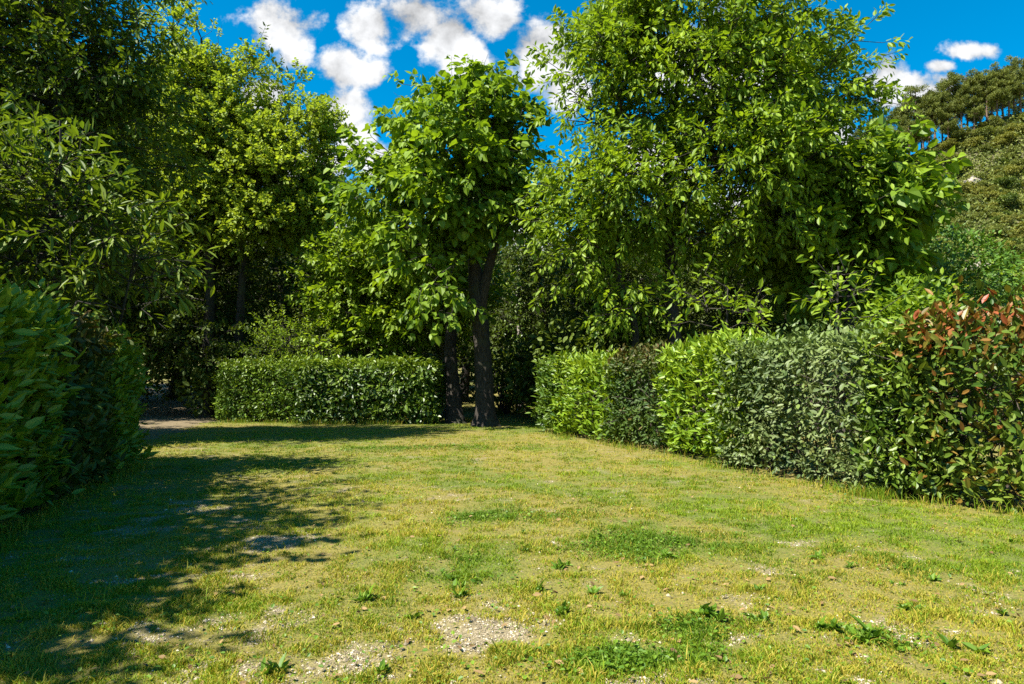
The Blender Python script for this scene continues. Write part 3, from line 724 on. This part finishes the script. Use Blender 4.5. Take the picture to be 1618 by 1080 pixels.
WOODG = 'dark woodland trees behind the lawn'
WL = 'dark dense tree in the shaded wood behind the lawn hedges'
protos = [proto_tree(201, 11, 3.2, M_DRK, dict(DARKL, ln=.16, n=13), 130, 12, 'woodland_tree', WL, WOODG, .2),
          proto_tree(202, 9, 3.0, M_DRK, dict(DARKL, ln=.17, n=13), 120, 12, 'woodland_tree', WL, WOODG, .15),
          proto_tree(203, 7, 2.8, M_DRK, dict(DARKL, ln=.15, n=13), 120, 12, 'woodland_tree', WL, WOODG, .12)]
spots = [(-15.5, 25, 0, 1.0), (-9.5, 28, 1, 1.05), (-5.5, 27, 2, 1.0), (-2, 28, 1, .85), (1.5, 25, 2, 1.0), (4.5, 23, 1, .8), (7.5, 20.5, 2, 1.0), (5, 28, 2, 1.1), (9, 26, 1, .8), (-17, 24, 0, 1.15),
         (-20, 34, 0, 1.1), (-11, 35, 1, 1.2), (-6, 36, 2, 1.25), (-1, 36, 2, 1.2), (4, 36, 2, 1.25), (9, 34, 2, 1.2), (-21, 29, 0, 1.2), (-24, 38, 1, 1.3), (-15.5, 17.5, 0, 1.05), (-19.5, 19, 0, 1.1), (-13.5, 20.5, 2, 1.0),
         (-20, 45, 1, 1.2), (-13, 47, 2, 1.3), (-5, 48, 2, 1.25), (3, 48, 2, 1.2), (12, 44, 2, 1.1), (-10, 22.5, 2, .95), (11.5, 18.5, 2, .72), (3.2, 19.5, 2, .8), (-19, 27, 0, 1.5), (-14.6, 30, 0, 1.4), (-23, 22, 0, 1.4)]
for i, (x, y, k, s) in enumerate(spots):
    z = float(gz(x, y)) - .05
    if i < 3 and [0, 1, 2][i] == k:
        o = protos[k]; o.location = (x, y, z); o.rotation_euler = (0, 0, i * 1.3); o.scale = (s, s, s)
    else:
        copy_tree(protos[k], (x, y, z), i * 2.1, s)
# trees beyond the left edge that shade the near left of the lawn; one added to darken the chestnut sapling
SHG = 'tall trees beyond the left hedge, out of frame'
for (x, y, k, s) in [(-8.2, 5.4, 2, .82), (-7.4, 3.5, 2, .98), (-7.3, .5, 2, .92), (-7.0, 1.9, 2, .95), (-10.2, 7.4, 2, .88), (-8.4, -1.6, 2, .95), (-9.9, 13.0, 2, .9)]:
    copy_tree(protos[k], (x, y, float(gz(x, y)) - .05), x, s, 'dark leafy tree standing behind the left hedge', 'trees shading the left hedge')

# undergrowth shrubs under the wood
def shrub_mesh(seed, n, ln, ratio, t, sx=1., sz=.8):
    r = np.random.default_rng(seed)
    el = [(np.array([0, 0, .45 * sz * 2]), np.array([.8 * sx, .8 * sx, .5 * sz * 2]))] + [(np.array([r.normal(0, .45) * sx, r.normal(0, .45) * sx, r.uniform(.3, .9) * sz * 2]), np.array([.45, .45, .4]) * r.uniform(.6, 1.2)) for _ in range(9)]
    P, Dn = blobs(el, n, r, .55)
    P[:, 2] = np.abs(P[:, 2])
    d = Dn * .6 + r.normal(0, .6, P.shape); nn = Dn * .6 + np.array([0, 0, .8]) + r.normal(0, .4, P.shape)
    l = ln * r.uniform(.6, 1.3, n)
    V, Fc = leaf_mesh(P, d, nn, l, l * ratio, t)
    cl = fnoise(P[:, 0] + P[:, 2], P[:, 1] - P[:, 2], seed, 2.4, 3)
    return V, Fc, np.repeat(np.clip(r.random(n) * .65 + (cl - .5) * 1.4 + .17, 0, 1), 2)


def make_shrub(name, label, cat, group, mat, seed, n, ln, ratio=.6, t=T_OVAL, stem_h=.6, bark=None, sx=1., sz=.8):
    r = np.random.default_rng(seed + 5)
    root = thing(name, label, cat, (0, 0, 0), group)
    V, Fc, q = shrub_mesh(seed, n, ln, ratio, t, sx, sz)
    mesh_np('foliage', V, [Fc], mat, root, {'rnd': ('FACE', q)})
    m = 9; P0 = np.tile([0, 0, -.05], (m, 1)) + r.normal(0, .05, (m, 3)) * [1, 1, 0]; P1 = P0 + np.stack([r.normal(0, .35, m), r.normal(0, .35, m), np.full(m, stem_h * 1.6)], 1)
    v, f = tubes(P0, P1, np.full(m, .03), np.full(m, .01), 5); mesh_np('stem', v, [f], bark or M_BARK, root, smooth=True)
    return root


UG = 'undergrowth shrubs below the woodland'
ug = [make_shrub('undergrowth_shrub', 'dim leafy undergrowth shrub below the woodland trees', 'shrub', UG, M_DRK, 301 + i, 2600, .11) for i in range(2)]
r = np.random.default_rng(5)
ugs = [(-9.0, 21.5), (-17.5, 24), (-7.2, 22.2), (-5.6, 23.5), (-3.9, 22), (-2.4, 24), (-.2, 22.6), (1.2, 21), (2.6, 22.5), (3.9, 18.8), (5.6, 17.8), (7.4, 16), (9.3, 14.8), (.6, 30), (-12.2, 31), (-17, 27.5), (-8.5, 31), (-4.5, 31), (3, 30), (2.2, 17.6), (-19.5, 33)]
for i, (x, y) in enumerate(ugs):
    s = r.uniform(1.0, 1.7); z = float(gz(x, y))
    if i < 2: ug[i].location = (x, y, z); ug[i].scale = (s, s, s * 1.1)
    else: copy_tree(ug[i % 2], (x, y, z), r.random() * 6, (s, s, s * 1.1))

# the pale stump-like trunks in the wood
def bare_trunk(label, px, d, h, rad, seed):
    r = np.random.default_rng(seed); x = (px - 809) / F * d; b = np.array([x, d, float(gz(x, d)) - .05])
    root = thing('ivy_clad_tree', label, 'tree', tuple(b))
    P = np.array([[0, 0, 0], [r.normal(0, .06), 0, h * .4], [r.normal(0, .12), 0, h * .75], [r.normal(0, .15), 0, h]])
    v, f, PP, RR = stem_tube(P, np.array([rad, rad * .85, rad * .6, rad * .3]), 12, r, .4)
    mesh_np('trunk', v, [f], M_BARKP, root, smooth=True)
    n = 1500; zz = r.uniform(.5, h, n); a = r.random(n) * 6.28; j = np.clip((zz / h * (len(PP) - 1)).astype(int), 0, len(PP) - 1)
    N = np.stack([np.cos(a), np.sin(a), 0 * a], 1); pos = PP[j] + N * (RR[j] * 1.1 + np.abs(r.normal(0, .12, n)) * np.clip(zz / 1.2, .1, 1.6))[:, None]
    V, Fc = leaf_mesh(pos, N * .3 + np.array([0, 0, -.6]) + r.normal(0, .5, (n, 3)), N + r.normal(0, .4, (n, 3)), r.uniform(.06, .13, n), r.uniform(.05, .1, n), T_HEART)
    mesh_np('ivy', V, [Fc], M_IVY, root, {'rnd': ('FACE', np.repeat(r.random(n), 2))})


bare_trunk('pale ivy-covered trunk just left of the two dark trunks', 703, 21.5, 5, .17, 41)
bare_trunk('thin pale trunk in the shade right of the two dark trunks', 822, 24, 6, .13, 42)

# bushes between the right hedge and the hill
def place_shrub(name, label, mat, seed, px, py_top, d, wpx, n, ln, ratio=.6, t=T_OVAL, cat='bush'):
    x = (px - 809) / F * d; z = float(gz(x, d)); top = at(px, py_top, d)[2]
    w = wpx * d / F / 2.2; h = (top - z) / 1.75
    o = make_shrub(name, label, cat, None, mat, seed, n, ln / h, ratio, t, sx=w / h)
    o.location = (x, d, z); o.scale = (h, h, h)
    return o


place_shrub('dark_bush', 'dark green rounded tree-like bush below the hill, right of the sunlit heart-leaved tree', M_BSH, 401, 1490, 365, 17, 170, 11000, .12)
place_shrub('bright_bush', 'bright light-green bush at the foot of the hill behind the photinia tops', M_WAL, 402, 1598, 405, 19, 150, 9000, .12)
place_shrub('leafy_bush', 'mid green leafy bush just behind the red-tipped photinia', M_CAT, 403, 1450, 440, 13, 90, 3500, .13)
place_shrub('leafy_bush', 'yellowish bush on the lower hill slope at the right edge', M_MAP, 404, 1650, 390, 40, 150, 9000, .14)

# ------------------------------------------------------------------ hill scrub and pines
SCG = 'evergreen oak shrubs on the hillside'
scr = [make_shrub('hillside_shrub', 'olive green evergreen oak shrub on the sunny hillside', 'shrub', SCG, [M_SCR, M_SC2, M_PIN, M_SCR, M_SC2, M_DRK][i], 501 + i, [4200, 3600, 4000, 4600, 4200, 3600][i], [.11, .13, .10, .10, .12, .12][i], .8, T_OVAL, .5, sx=[1, 1.2, .9, 1.1, .8, 1][i]) for i in range(6)]
r = np.random.default_rng(17); n_s = 0; taken = []
HS = []
for _ in range(6000):
    x = r.uniform(38, 175); f = r.uniform(.05, .98)
    y, z = hill_pt(np.array(x), np.array(f)); y = float(y); z = float(z)
    px = 809 + F * x / y; py = 592 - F * (z - CAMH) / y
    if px < 1330 or px > 1680 or py > 470: continue
    s = r.uniform(1.0, 2.8)
    if any((x - a) ** 2 + ((y - b) * .8) ** 2 < ((s + c_) * .5) ** 2 for a, b, c_ in taken): continue
    # two bare scree patches stay open
    if abs(px - 1552) < 22 and 345 < py < 420 or abs(px - 1548) < 18 and 235 < py < 285 or abs(px - 1498) < 15 and 262 < py < 310: continue
    taken.append((x, y, s)); HS.append((x, y, z, s))
    if len(HS) >= 290: break
for i, (x, y, z, s) in enumerate(HS):
    sc = (s * r.uniform(.9, 1.25), s, s * r.uniform(.6, .95)); rz = r.random() * 6.28
    if i < 6: scr[i].location = (x, y, z - .3); scr[i].scale = sc; scr[i].rotation_euler = (0, 0, rz)
    else: copy_tree(scr[int(r.integers(0, 6))], (x, y, z - .3), rz, sc)
# low scrub cover between the shrubs and over the rest of the hill
n = 60000; x = np.concatenate([r.uniform(-260, 200, n), r.uniform(38, 175, 2 * n)]); f = r.uniform(0, 1, 3 * n) ** .8; n *= 3
y, z = hill_pt(x, f); bare_h = fnoise(x, y, 95, .06, 3) > .62
k = ~bare_h; x, y, z = x[k], y[k], z[k]; n = len(x)
pos = np.stack([x, y, z + r.exponential(.7, n)], 1)
big = np.where((x < 45), 1.9, .55) * r.uniform(.6, 1.4, n)
V, Fc = leaf_mesh(pos, r.normal(0, 1, (n, 3)) + [0, 0, .3], np.array([0, -.5, .9]) + r.normal(0, .5, (n, 3)), big, big * .8, T_OVAL)
sc_o = mesh_np('scrub', V, [Fc], M_SCR, attrs={'rnd': ('FACE', np.repeat(np.clip(r.random(n) * .6 + (fnoise(x, y, 97, .12, 3) - .5) * 1.5 + .1, 0, 1), 2))})
sc_o['kind'] = 'stuff'; sc_o['label'] = 'low olive scrub covering the hillside'; sc_o['category'] = 'scrub'


def make_pine(seed, h, label, group):
    r = np.random.default_rng(seed); root = thing('pine_tree', label, 'tree', (0, 0, 0), group)
    P = np.array([[0, 0, -.3], [r.normal(0, .15), r.normal(0, .15), h * .4], [r.normal(0, .4), r.normal(0, .4), h * .75], [r.normal(0, .3), r.normal(0, .3), h * .97]])
    v, f, PP, RR = stem_tube(P, np.array([.24, .19, .12, .03]), 8, r, .2); Vs = [v]; Fs = [f]; off = len(v)
    cp = []; 
    for i in range(34):
        q = r.uniform(.5, .98); b = PP[int(q * (len(PP) - 1))]; a = r.random() * 6.28
        Lb = h * .24 * (1.08 - q) ** .5 * r.uniform(.5, 1.15) + .5
        e = b + np.array([math.cos(a) * Lb, math.sin(a) * Lb, Lb * r.uniform(.0, .5)])
        v, f = tubes(np.array([b]), np.array([e]), np.array([.07]), np.array([.02]), 4); Vs.append(v); Fs.append(f + off); off += len(v)
        for m in np.linspace(.45, 1.05, 4): cp.append(b + (e - b) * m)
    mesh_np('trunk', np.concatenate(Vs), Fs, M_BARKR, root, smooth=True)
    cp = np.array(cp); n = 46; C = np.repeat(cp, n, 0)
    off3 = norm(r.normal(size=C.shape)) * (r.random((len(C), 1)) ** .4) * np.array([.62, .62, .5]) * h / 14
    pos = C + off3; d = off3 + np.array([0, 0, .4]) + r.normal(0, .2, C.shape)
    V, Fc = leaf_mesh(pos, d, r.normal(0, 1, C.shape) + [0, 0, .6], r.uniform(.3, .6, len(C)), r.uniform(.10, .2, len(C)), T_LANCE)
    mesh_np('crown', V, [Fc], M_PIN, root, {'rnd': ('FACE', np.repeat(np.clip(r.random(len(C)) * .5 + np.repeat(r.random(len(cp)), n) * .5, 0, 1), 2))})
    return root


PG = 'pines along the ridge of the hill'
PLB = 'tall dark pine in the row along the hill ridge'
pin = [make_pine(601 + i, [13., 15., 11., 14.][i], PLB, PG) for i in range(4)]
PIN = [(1402, .97, 1.0), (1412, 1.0, .95), (1424, .96, .9), (1434, 1.0, 1.05), (1447, .97, 1.0), (1458, 1.0, 1.1), (1468, .96, .9), (1478, 1.0, 1.05), (1489, .98, 1.15), (1500, 1.0, 1.05), (1510, .96, .95), (1520, 1.0, 1.1), (1531, .98, 1.0),
       (1541, 1.0, 1.15), (1552, .97, 1.05), (1562, 1.0, 1.0), (1572, .98, 1.1), (1581, 1.0, 1.05), (1590, .97, 1.1), (1599, 1.0, 1.15), (1608, .98, 1.05), (1617, 1.0, 1.2), (1628, .98, 1.1), (1640, 1.0, 1.1),
       (1372, 1.0, .9), (1387, .99, .9), (1356, 1.0, .9)] + [(1400 + 22 * k, 1.1 + .03 * (k % 3), 1.0) for k in range(11)]
for i, (px, f, s) in enumerate(PIN):
    y = HD0 + (HD1 - HD0) * f; x = (px - 809) / F * y; _, z = hill_pt(np.array(x), np.array(min(f, 1))); z = float(z) - .2 - max(0, f - 1) * 22
    s *= r.uniform(.85, 1.2)
    if i < 4: pin[i].location = (x, y, z); pin[i].scale = (s, s, s)
    else: copy_tree(pin[i % 4], (x, y, z), r.random() * 6.28, s)

# rock outcrops on the hill
M_ROCK = bpy.data.materials.new('pale_rock'); M_ROCK.use_nodes = True
t = NT(M_ROCK.node_tree); tcn = t.n('ShaderNodeTexCoord')
n_ = t.n('ShaderNodeTexNoise', i_Scale=1.6, i_Detail=9.0, i_Roughness=.7); t.l(tcn.outputs['Object'], n_.inputs['Vector'])
c = t.ramp(n_.outputs[0], [(.3, (.14, .11, .09)), (.52, (.33, .28, .23)), (.7, (.48, .43, .37))])
p = t.n('ShaderNodeBsdfPrincipled', i_Roughness=.95); t.l(c, p.inputs['Base Color'])
bu = t.n('ShaderNodeBump', i_Strength=1.0, i_Distance=.3); t.l(n_.outputs[0], bu.inputs['Height']); t.l(bu.outputs[0], p.inputs['Normal'])
o = t.n('ShaderNodeOutputMaterial'); t.l(p.outputs[0], o.inputs[0])


def rock(label, px, f, sx, sz, seed):
    r = np.random.default_rng(seed); y = HD0 + (HD1 - HD0) * f; x = (px - 809) / F * y; _, z = hill_pt(np.array(x), np.array(f))
    nu, nv = 26, 14; th = np.linspace(0, 2 * math.pi, nu, endpoint=False); ph = np.linspace(.02, math.pi - .02, nv)
    T, P = np.meshgrid(th, ph); N = np.stack([np.cos(T) * np.sin(P), np.sin(T) * np.sin(P), np.cos(P)], -1)
    k = 1 + (fnoise(N[..., 0] * 2 + N[..., 2], N[..., 1] * 2 - N[..., 2], seed, 1.3, 4) - .5) * 1.1
    V = (N * k[..., None] * np.array([sx, sx * .8, sz])).reshape(-1, 3)
    i = np.arange(nv - 1)[:, None]; j = np.arange(nu)[None]
    fc = np.stack([i * nu + j, (i + 1) * nu + j, (i + 1) * nu + (j + 1) % nu, i * nu + (j + 1) % nu], -1).reshape(-1, 4)
    o = mesh_np('rock_outcrop', V, [fc], M_ROCK, loc=(x, y, float(z) - sz * .25)); o['label'] = label; o['category'] = 'rock'


rock('larger pale rock patch low on the hillside', 1552, .42, 3.0, 2.6, 71)
rock('small pale rock patch high on the hillside below the pines', 1548, .80, 2.4, 1.7, 72)
rock('smallest pale rock patch left of the others on the hillside', 1498, .74, 1.8, 1.4, 73)

# ------------------------------------------------------------------ lawn: grass blades, gravel, clover, weeds
r = np.random.default_rng(99)


def hedge_clear(x, y):
    "1 on open lawn, 0 under the hedges"
    lx = np.interp(y, [2, 3, 6.7, 9.8, 9.9, 40], [-3.3, -3.45, -4.6, -5.5, -30, -30]); rx = np.interp(y, [3, 4.75, 6.95, 9.6, 11.4, 15.6, 15.7, 40], [8, 6.6, 4.2, 3.1, 2.55, .66, 20, 20])
    return (x > lx) & (x < rx)


def blades(n, y0, y1, hgt, wid):
    # distance drawn so that nearer turf gets more blades
    y = y0 * (y1 / y0) ** r.random(n); x = r.uniform(-.80, .80, n) * y + r.normal(0, .15, n)
    ok = hedge_clear(x, y); x, y = x[ok], y[ok]
    b = bare_mask(x, y); d = dry_mask(x, y); lu = lush_mask(x, y)
    tuft = fnoise(x, y, 71, 7, 3)
    ok = r.random(len(x)) < np.clip((1 - b * .9) * (.22 + 1.5 * tuft ** 1.5) * (1 - .35 * d) + lu * .4, .02, 1)
    x, y, d, lu, tuft = x[ok], y[ok], d[ok], lu[ok], tuft[ok]; n = len(x)
    z = gz(x, y) + (fnoise(x, y, 61, 6, 3) - .5) * .025
    far = 1 + np.clip(y - 5, 0, 20) * .10
    h = hgt * r.uniform(.4, 1.3, n) * (.25 + tuft ** 2 * 2.6 + lu * .6) * (1 + (r.random(n) < .015) * 1.6); w = wid * r.uniform(.6, 1.3, n) * far
    a = r.random(n) * 6.28; lean = r.uniform(.15, 1.1, n); la = r.random(n) * 6.28
    s = np.stack([np.cos(a), np.sin(a), 0 * a], 1) * (w / 2)[:, None]; L = np.stack([np.cos(la), np.sin(la), 0 * la], 1) * (h * lean)[:, None]
    B = np.stack([x, y, z - .004], 1); up = np.array([0, 0, 1.0])
    M_ = B + L * .35 + up * (h * .6)[:, None]; T = B + L + up * (h * .9)[:, None]
    V = np.stack([B - s, B + s, M_ + s * .75, M_ - s * .75, T], 1).reshape(-1, 3); i = np.arange(n)[:, None] * 5
    dryp = (r.random(n) < np.clip(d * .66 + .06 - lu * .5, 0, .85)) * r.uniform(.4, 1, n)
    rn = np.clip(r.random(n) * .7 + .3 * (1 - lu) - lu * .3 + (fnoise(x, y, 81, .9, 3) - .5) * .9, 0, 1)
    return V, i + np.array([[0, 1, 2, 3]]), i + np.array([[3, 2, 4]]), rn, dryp


n_bl = 1250000
V, Q, Tt, rn, dp_ = blades(n_bl, 2.3, 21, .022, .0056)
go = mesh_np('grass', V, [Q, Tt], M_GRASS, attrs={'rnd': ('FACE', np.concatenate([rn, rn])), 'young': ('FACE', np.concatenate([dp_, dp_]))})
go['kind'] = 'stuff'; go['label'] = 'short mown lawn grass, part green and part dry'; go['category'] = 'grass'


def under_hedge(line, n):
    "longer unmown grass along a hedge foot"
    line = np.array(line); k = r.integers(0, len(line) - 1, n); f = r.random(n)
    p = line[k] * (1 - f[:, None]) + line[k + 1] * f[:, None] + r.normal(0, .09, (n, 2)); return p


pts = np.concatenate([under_hedge([(.75, 14.9), (2.4, 11.3), (2.95, 9.6), (3.75, 7.4), (4.1, 6.9), (6.2, 4.9)], 5200), under_hedge([(-3.35, 3.4), (-4.4, 6.7), (-5.25, 9.8)], 2500), under_hedge([(-8, 18.7), (-5.6, 18.2), (-2.4, 17.8)], 1800)])
cl_ = fnoise(pts[:, 0], pts[:, 1], 66, 2.5, 3); pts = pts[r.random(len(pts)) < np.clip((cl_ - .35) * 3, .05, 1)]
n = len(pts); z = gz(pts[:, 0], pts[:, 1]); h = r.uniform(.04, .17, n); w = .007
a = r.random(n) * 6.28; la = r.random(n) * 6.28; s = np.stack([np.cos(a), np.sin(a), 0 * a], 1) * w / 2; L = np.stack([np.cos(la), np.sin(la), 0 * la], 1) * (h * r.uniform(.1, .8, n))[:, None]
B = np.stack([pts[:, 0], pts[:, 1], z], 1); up = np.array([0, 0, 1.]); Mi = B + L * .35 + up * (h * .6)[:, None]; T = B + L + up * (h * .95)[:, None]
V = np.stack([B - s, B + s, Mi + s * .8, Mi - s * .8, T], 1).reshape(-1, 3); i = np.arange(n)[:, None] * 5
tg = mesh_np('tall_grass', V, [i + np.array([[0, 1, 2, 3]]), i + np.array([[3, 2, 4]])], M_GRASS, attrs={'rnd': ('FACE', np.tile(r.random(n) * .7, 2)), 'young': ('FACE', np.tile((r.random(n) < .25) * .8, 2))})
tg['kind'] = 'stuff'; tg['label'] = 'longer unmown grass along the feet of the hedges'; tg['category'] = 'grass'

# gravel
M_GRAV = bpy.data.materials.new('gravel_stone'); M_GRAV.use_nodes = True
t = NT(M_GRAV.node_tree); a_ = t.n('ShaderNodeAttribute', attribute_name='rnd')
c = t.ramp(a_.outputs['Fac'], [(0, (.09, .07, .045)), (.45, (.24, .195, .12)), (.8, (.40, .33, .22)), (1, (.58, .51, .39))])
p = t.n('ShaderNodeBsdfPrincipled', i_Roughness=.85); t.l(c, p.inputs['Base Color'])
o = t.n('ShaderNodeOutputMaterial'); t.l(p.outputs[0], o.inputs[0])
y = 2.3 * (9 / 2.3) ** r.random(420000); x = r.uniform(-.85, .85, len(y)) * y
ok = hedge_clear(x, y) & (r.random(len(x)) < bare_mask(x, y) * .42 + .006); x, y = x[ok], y[ok]; n = len(x)
oc = np.array([[1, 0, 0], [0, 1, 0], [-1, 0, 0], [0, -1, 0], [0, 0, 1], [0, 0, -1]], float); of = np.array([[0, 1, 4], [1, 2, 4], [2, 3, 4], [3, 0, 4], [1, 0, 5], [2, 1, 5], [3, 2, 5], [0, 3, 5]])
sz = r.lognormal(math.log(.0045), .4, n); a = r.random(n) * 6.28
sh = oc[None] * (sz[:, None, None] * r.uniform(.6, 1.4, (n, 6, 1))) * np.array([1, 1, .7]); ca, sa = np.cos(a)[:, None], np.sin(a)[:, None]
V = np.stack([sh[..., 0] * ca - sh[..., 1] * sa + x[:, None], sh[..., 0] * sa + sh[..., 1] * ca + y[:, None], sh[..., 2] + (gz(x, y) + (fnoise(x, y, 61, 6, 3) - .5) * .025)[:, None] + .002], -1).reshape(-1, 3)
gv = mesh_np('gravel', V, [(np.arange(n)[:, None, None] * 6 + of[None]).reshape(-1, 3)], M_GRAV, attrs={'rnd': ('FACE', np.repeat(r.random(n), 8))})
gv['kind'] = 'stuff'; gv['label'] = 'small pale gravel showing through worn turf'; gv['category'] = 'gravel'

# clover and tiny broad leaves in the lush places
y = 2.4 * (13 / 2.4) ** r.random(240000); x = r.uniform(-.8, .8, len(y)) * y
ok = hedge_clear(x, y) & (r.random(len(x)) < np.clip(lush_mask(x, y) - .28, 0, 1) * .5 * (1 - bare_mask(x, y)) + .03 * fnoise(x, y, 44, 1.2, 3)); x, y = x[ok], y[ok]; n = len(x)
pos = np.stack([x, y, gz(x, y) + (fnoise(x, y, 61, 6, 3) - .5) * .025 + r.uniform(.008, .04, n)], 1)
l = r.uniform(.012, .03, n) * (1 + np.clip(y - 5, 0, 8) * .06)
V, Fc = leaf_mesh(pos, r.normal(0, 1, (n, 3)) * [1, 1, .25], np.array([0, 0, 1.]) + r.normal(0, .3, (n, 3)), l, l * .8, T_OVAL)
co = mesh_np('clover', V, [Fc], M_WEED, attrs={'rnd': ('FACE', np.repeat(r.random(n), 2))})
co['kind'] = 'stuff'; co['label'] = 'bright green clover and small weeds in patches of the lawn'; co['category'] = 'clover'

# fallen leaves
n = 900; y = 2.4 * (19 / 2.4) ** r.random(n); x = r.uniform(-.8, .8, n) * y; ok = hedge_clear(x, y); x, y = x[ok], y[ok]; n = len(x)
l = r.uniform(.02, .055, n)
V, Fc = leaf_mesh(np.stack([x, y, gz(x, y) + r.uniform(.008, .03, n)], 1), r.normal(0, 1, (n, 3)) * [1, 1, .2], np.array([0, 0, 1.]) + r.normal(0, .35, (n, 3)), l, l * .55, T_OVAL)
fo = mesh_np('fallen_leaves', V, [Fc], M_DEAD, attrs={'rnd': ('FACE', np.repeat(r.random(n), 2))})
fo['kind'] = 'stuff'; fo['label'] = 'small brown fallen leaves scattered over the lawn'; fo['category'] = 'fallen leaves'


def weed(label, px, py, size, nl, seed, group):
    r = np.random.default_rng(seed); u_, w_ = ray(px, py); d = CAMH / -w_; x = u_ * d; z = float(gz(x, d))
    nl *= 2; kr = max(2, nl // 11); cen = r.normal(0, size * .42, (kr, 3)) * [1, .8, 0]; own = r.integers(0, kr, nl)
    a = r.random(nl) * 6.28; el = r.uniform(.1, 1.25, nl)
    dd = np.stack([np.cos(a) * np.cos(el), np.sin(a) * np.cos(el), np.sin(el)], 1); l = size * .62 * r.lognormal(0, .35, nl)
    nn = np.stack([-np.cos(a) * np.sin(el), -np.sin(a) * np.sin(el), np.cos(el)], 1) + r.normal(0, .45, (nl, 3))
    V, Fc = leaf_mesh(cen[own] + r.normal(0, size * .1, (nl, 3)) * [1, 1, .1], dd, nn, l, l * r.uniform(.3, .6, nl), T_LANCE)
    o = mesh_np('weed_plant', V, [Fc], M_WEED, loc=(x, d, z + .005), attrs={'rnd': ('FACE', np.repeat(r.random(nl), 2))})
    o['label'] = label; o['category'] = 'weed'; o['group'] = group


WG = 'broad-leaved weeds in the lawn'
weed('largest bright leafy weed low at the right of the lawn', 1375, 1012, .095, 44, 1, WG)
weed('leafy weed beside the largest bright weed, up-left of it', 1330, 1000, .09, 24, 2, WG)
weed('small upright light-green weed right of the largest weed', 1507, 1020, .085, 14, 3, WG)
weed('spiky tuft weed right of the gravel patch', 1120, 975, .10, 22, 4, WG)
weed('small weed above the right end of the gravel patch', 890, 968, .07, 16, 5, WG)
weed('weed cluster in the middle of the lawn beside the clover patch', 1050, 885, .08, 20, 6, WG)
weed('small weed left of the clover patch near the shadow edge', 580, 945, .08, 18, 7, WG)
weed('weed at the far right edge below the photinia', 1440, 960, .07, 16, 8, WG)
weed('low weed at the bottom edge left of the gravel', 430, 1060, .08, 18, 9, WG)
weed('dark weed in the lawn shadow beside the left hedge tip', 222, 728, .22, 16, 10, WG)

r2 = np.random.default_rng(8)
for i in range(26):
    px = r2.uniform(560, 1610); py = r2.uniform(830, 1060)
    if px > 1200 and py < 850: continue
    weed('small low weed growing in the sunlit turf at the front of the lawn', px, py, r2.uniform(.035, .065), int(r2.integers(8, 18)), 50 + i, 'small weeds scattered in the front lawn')
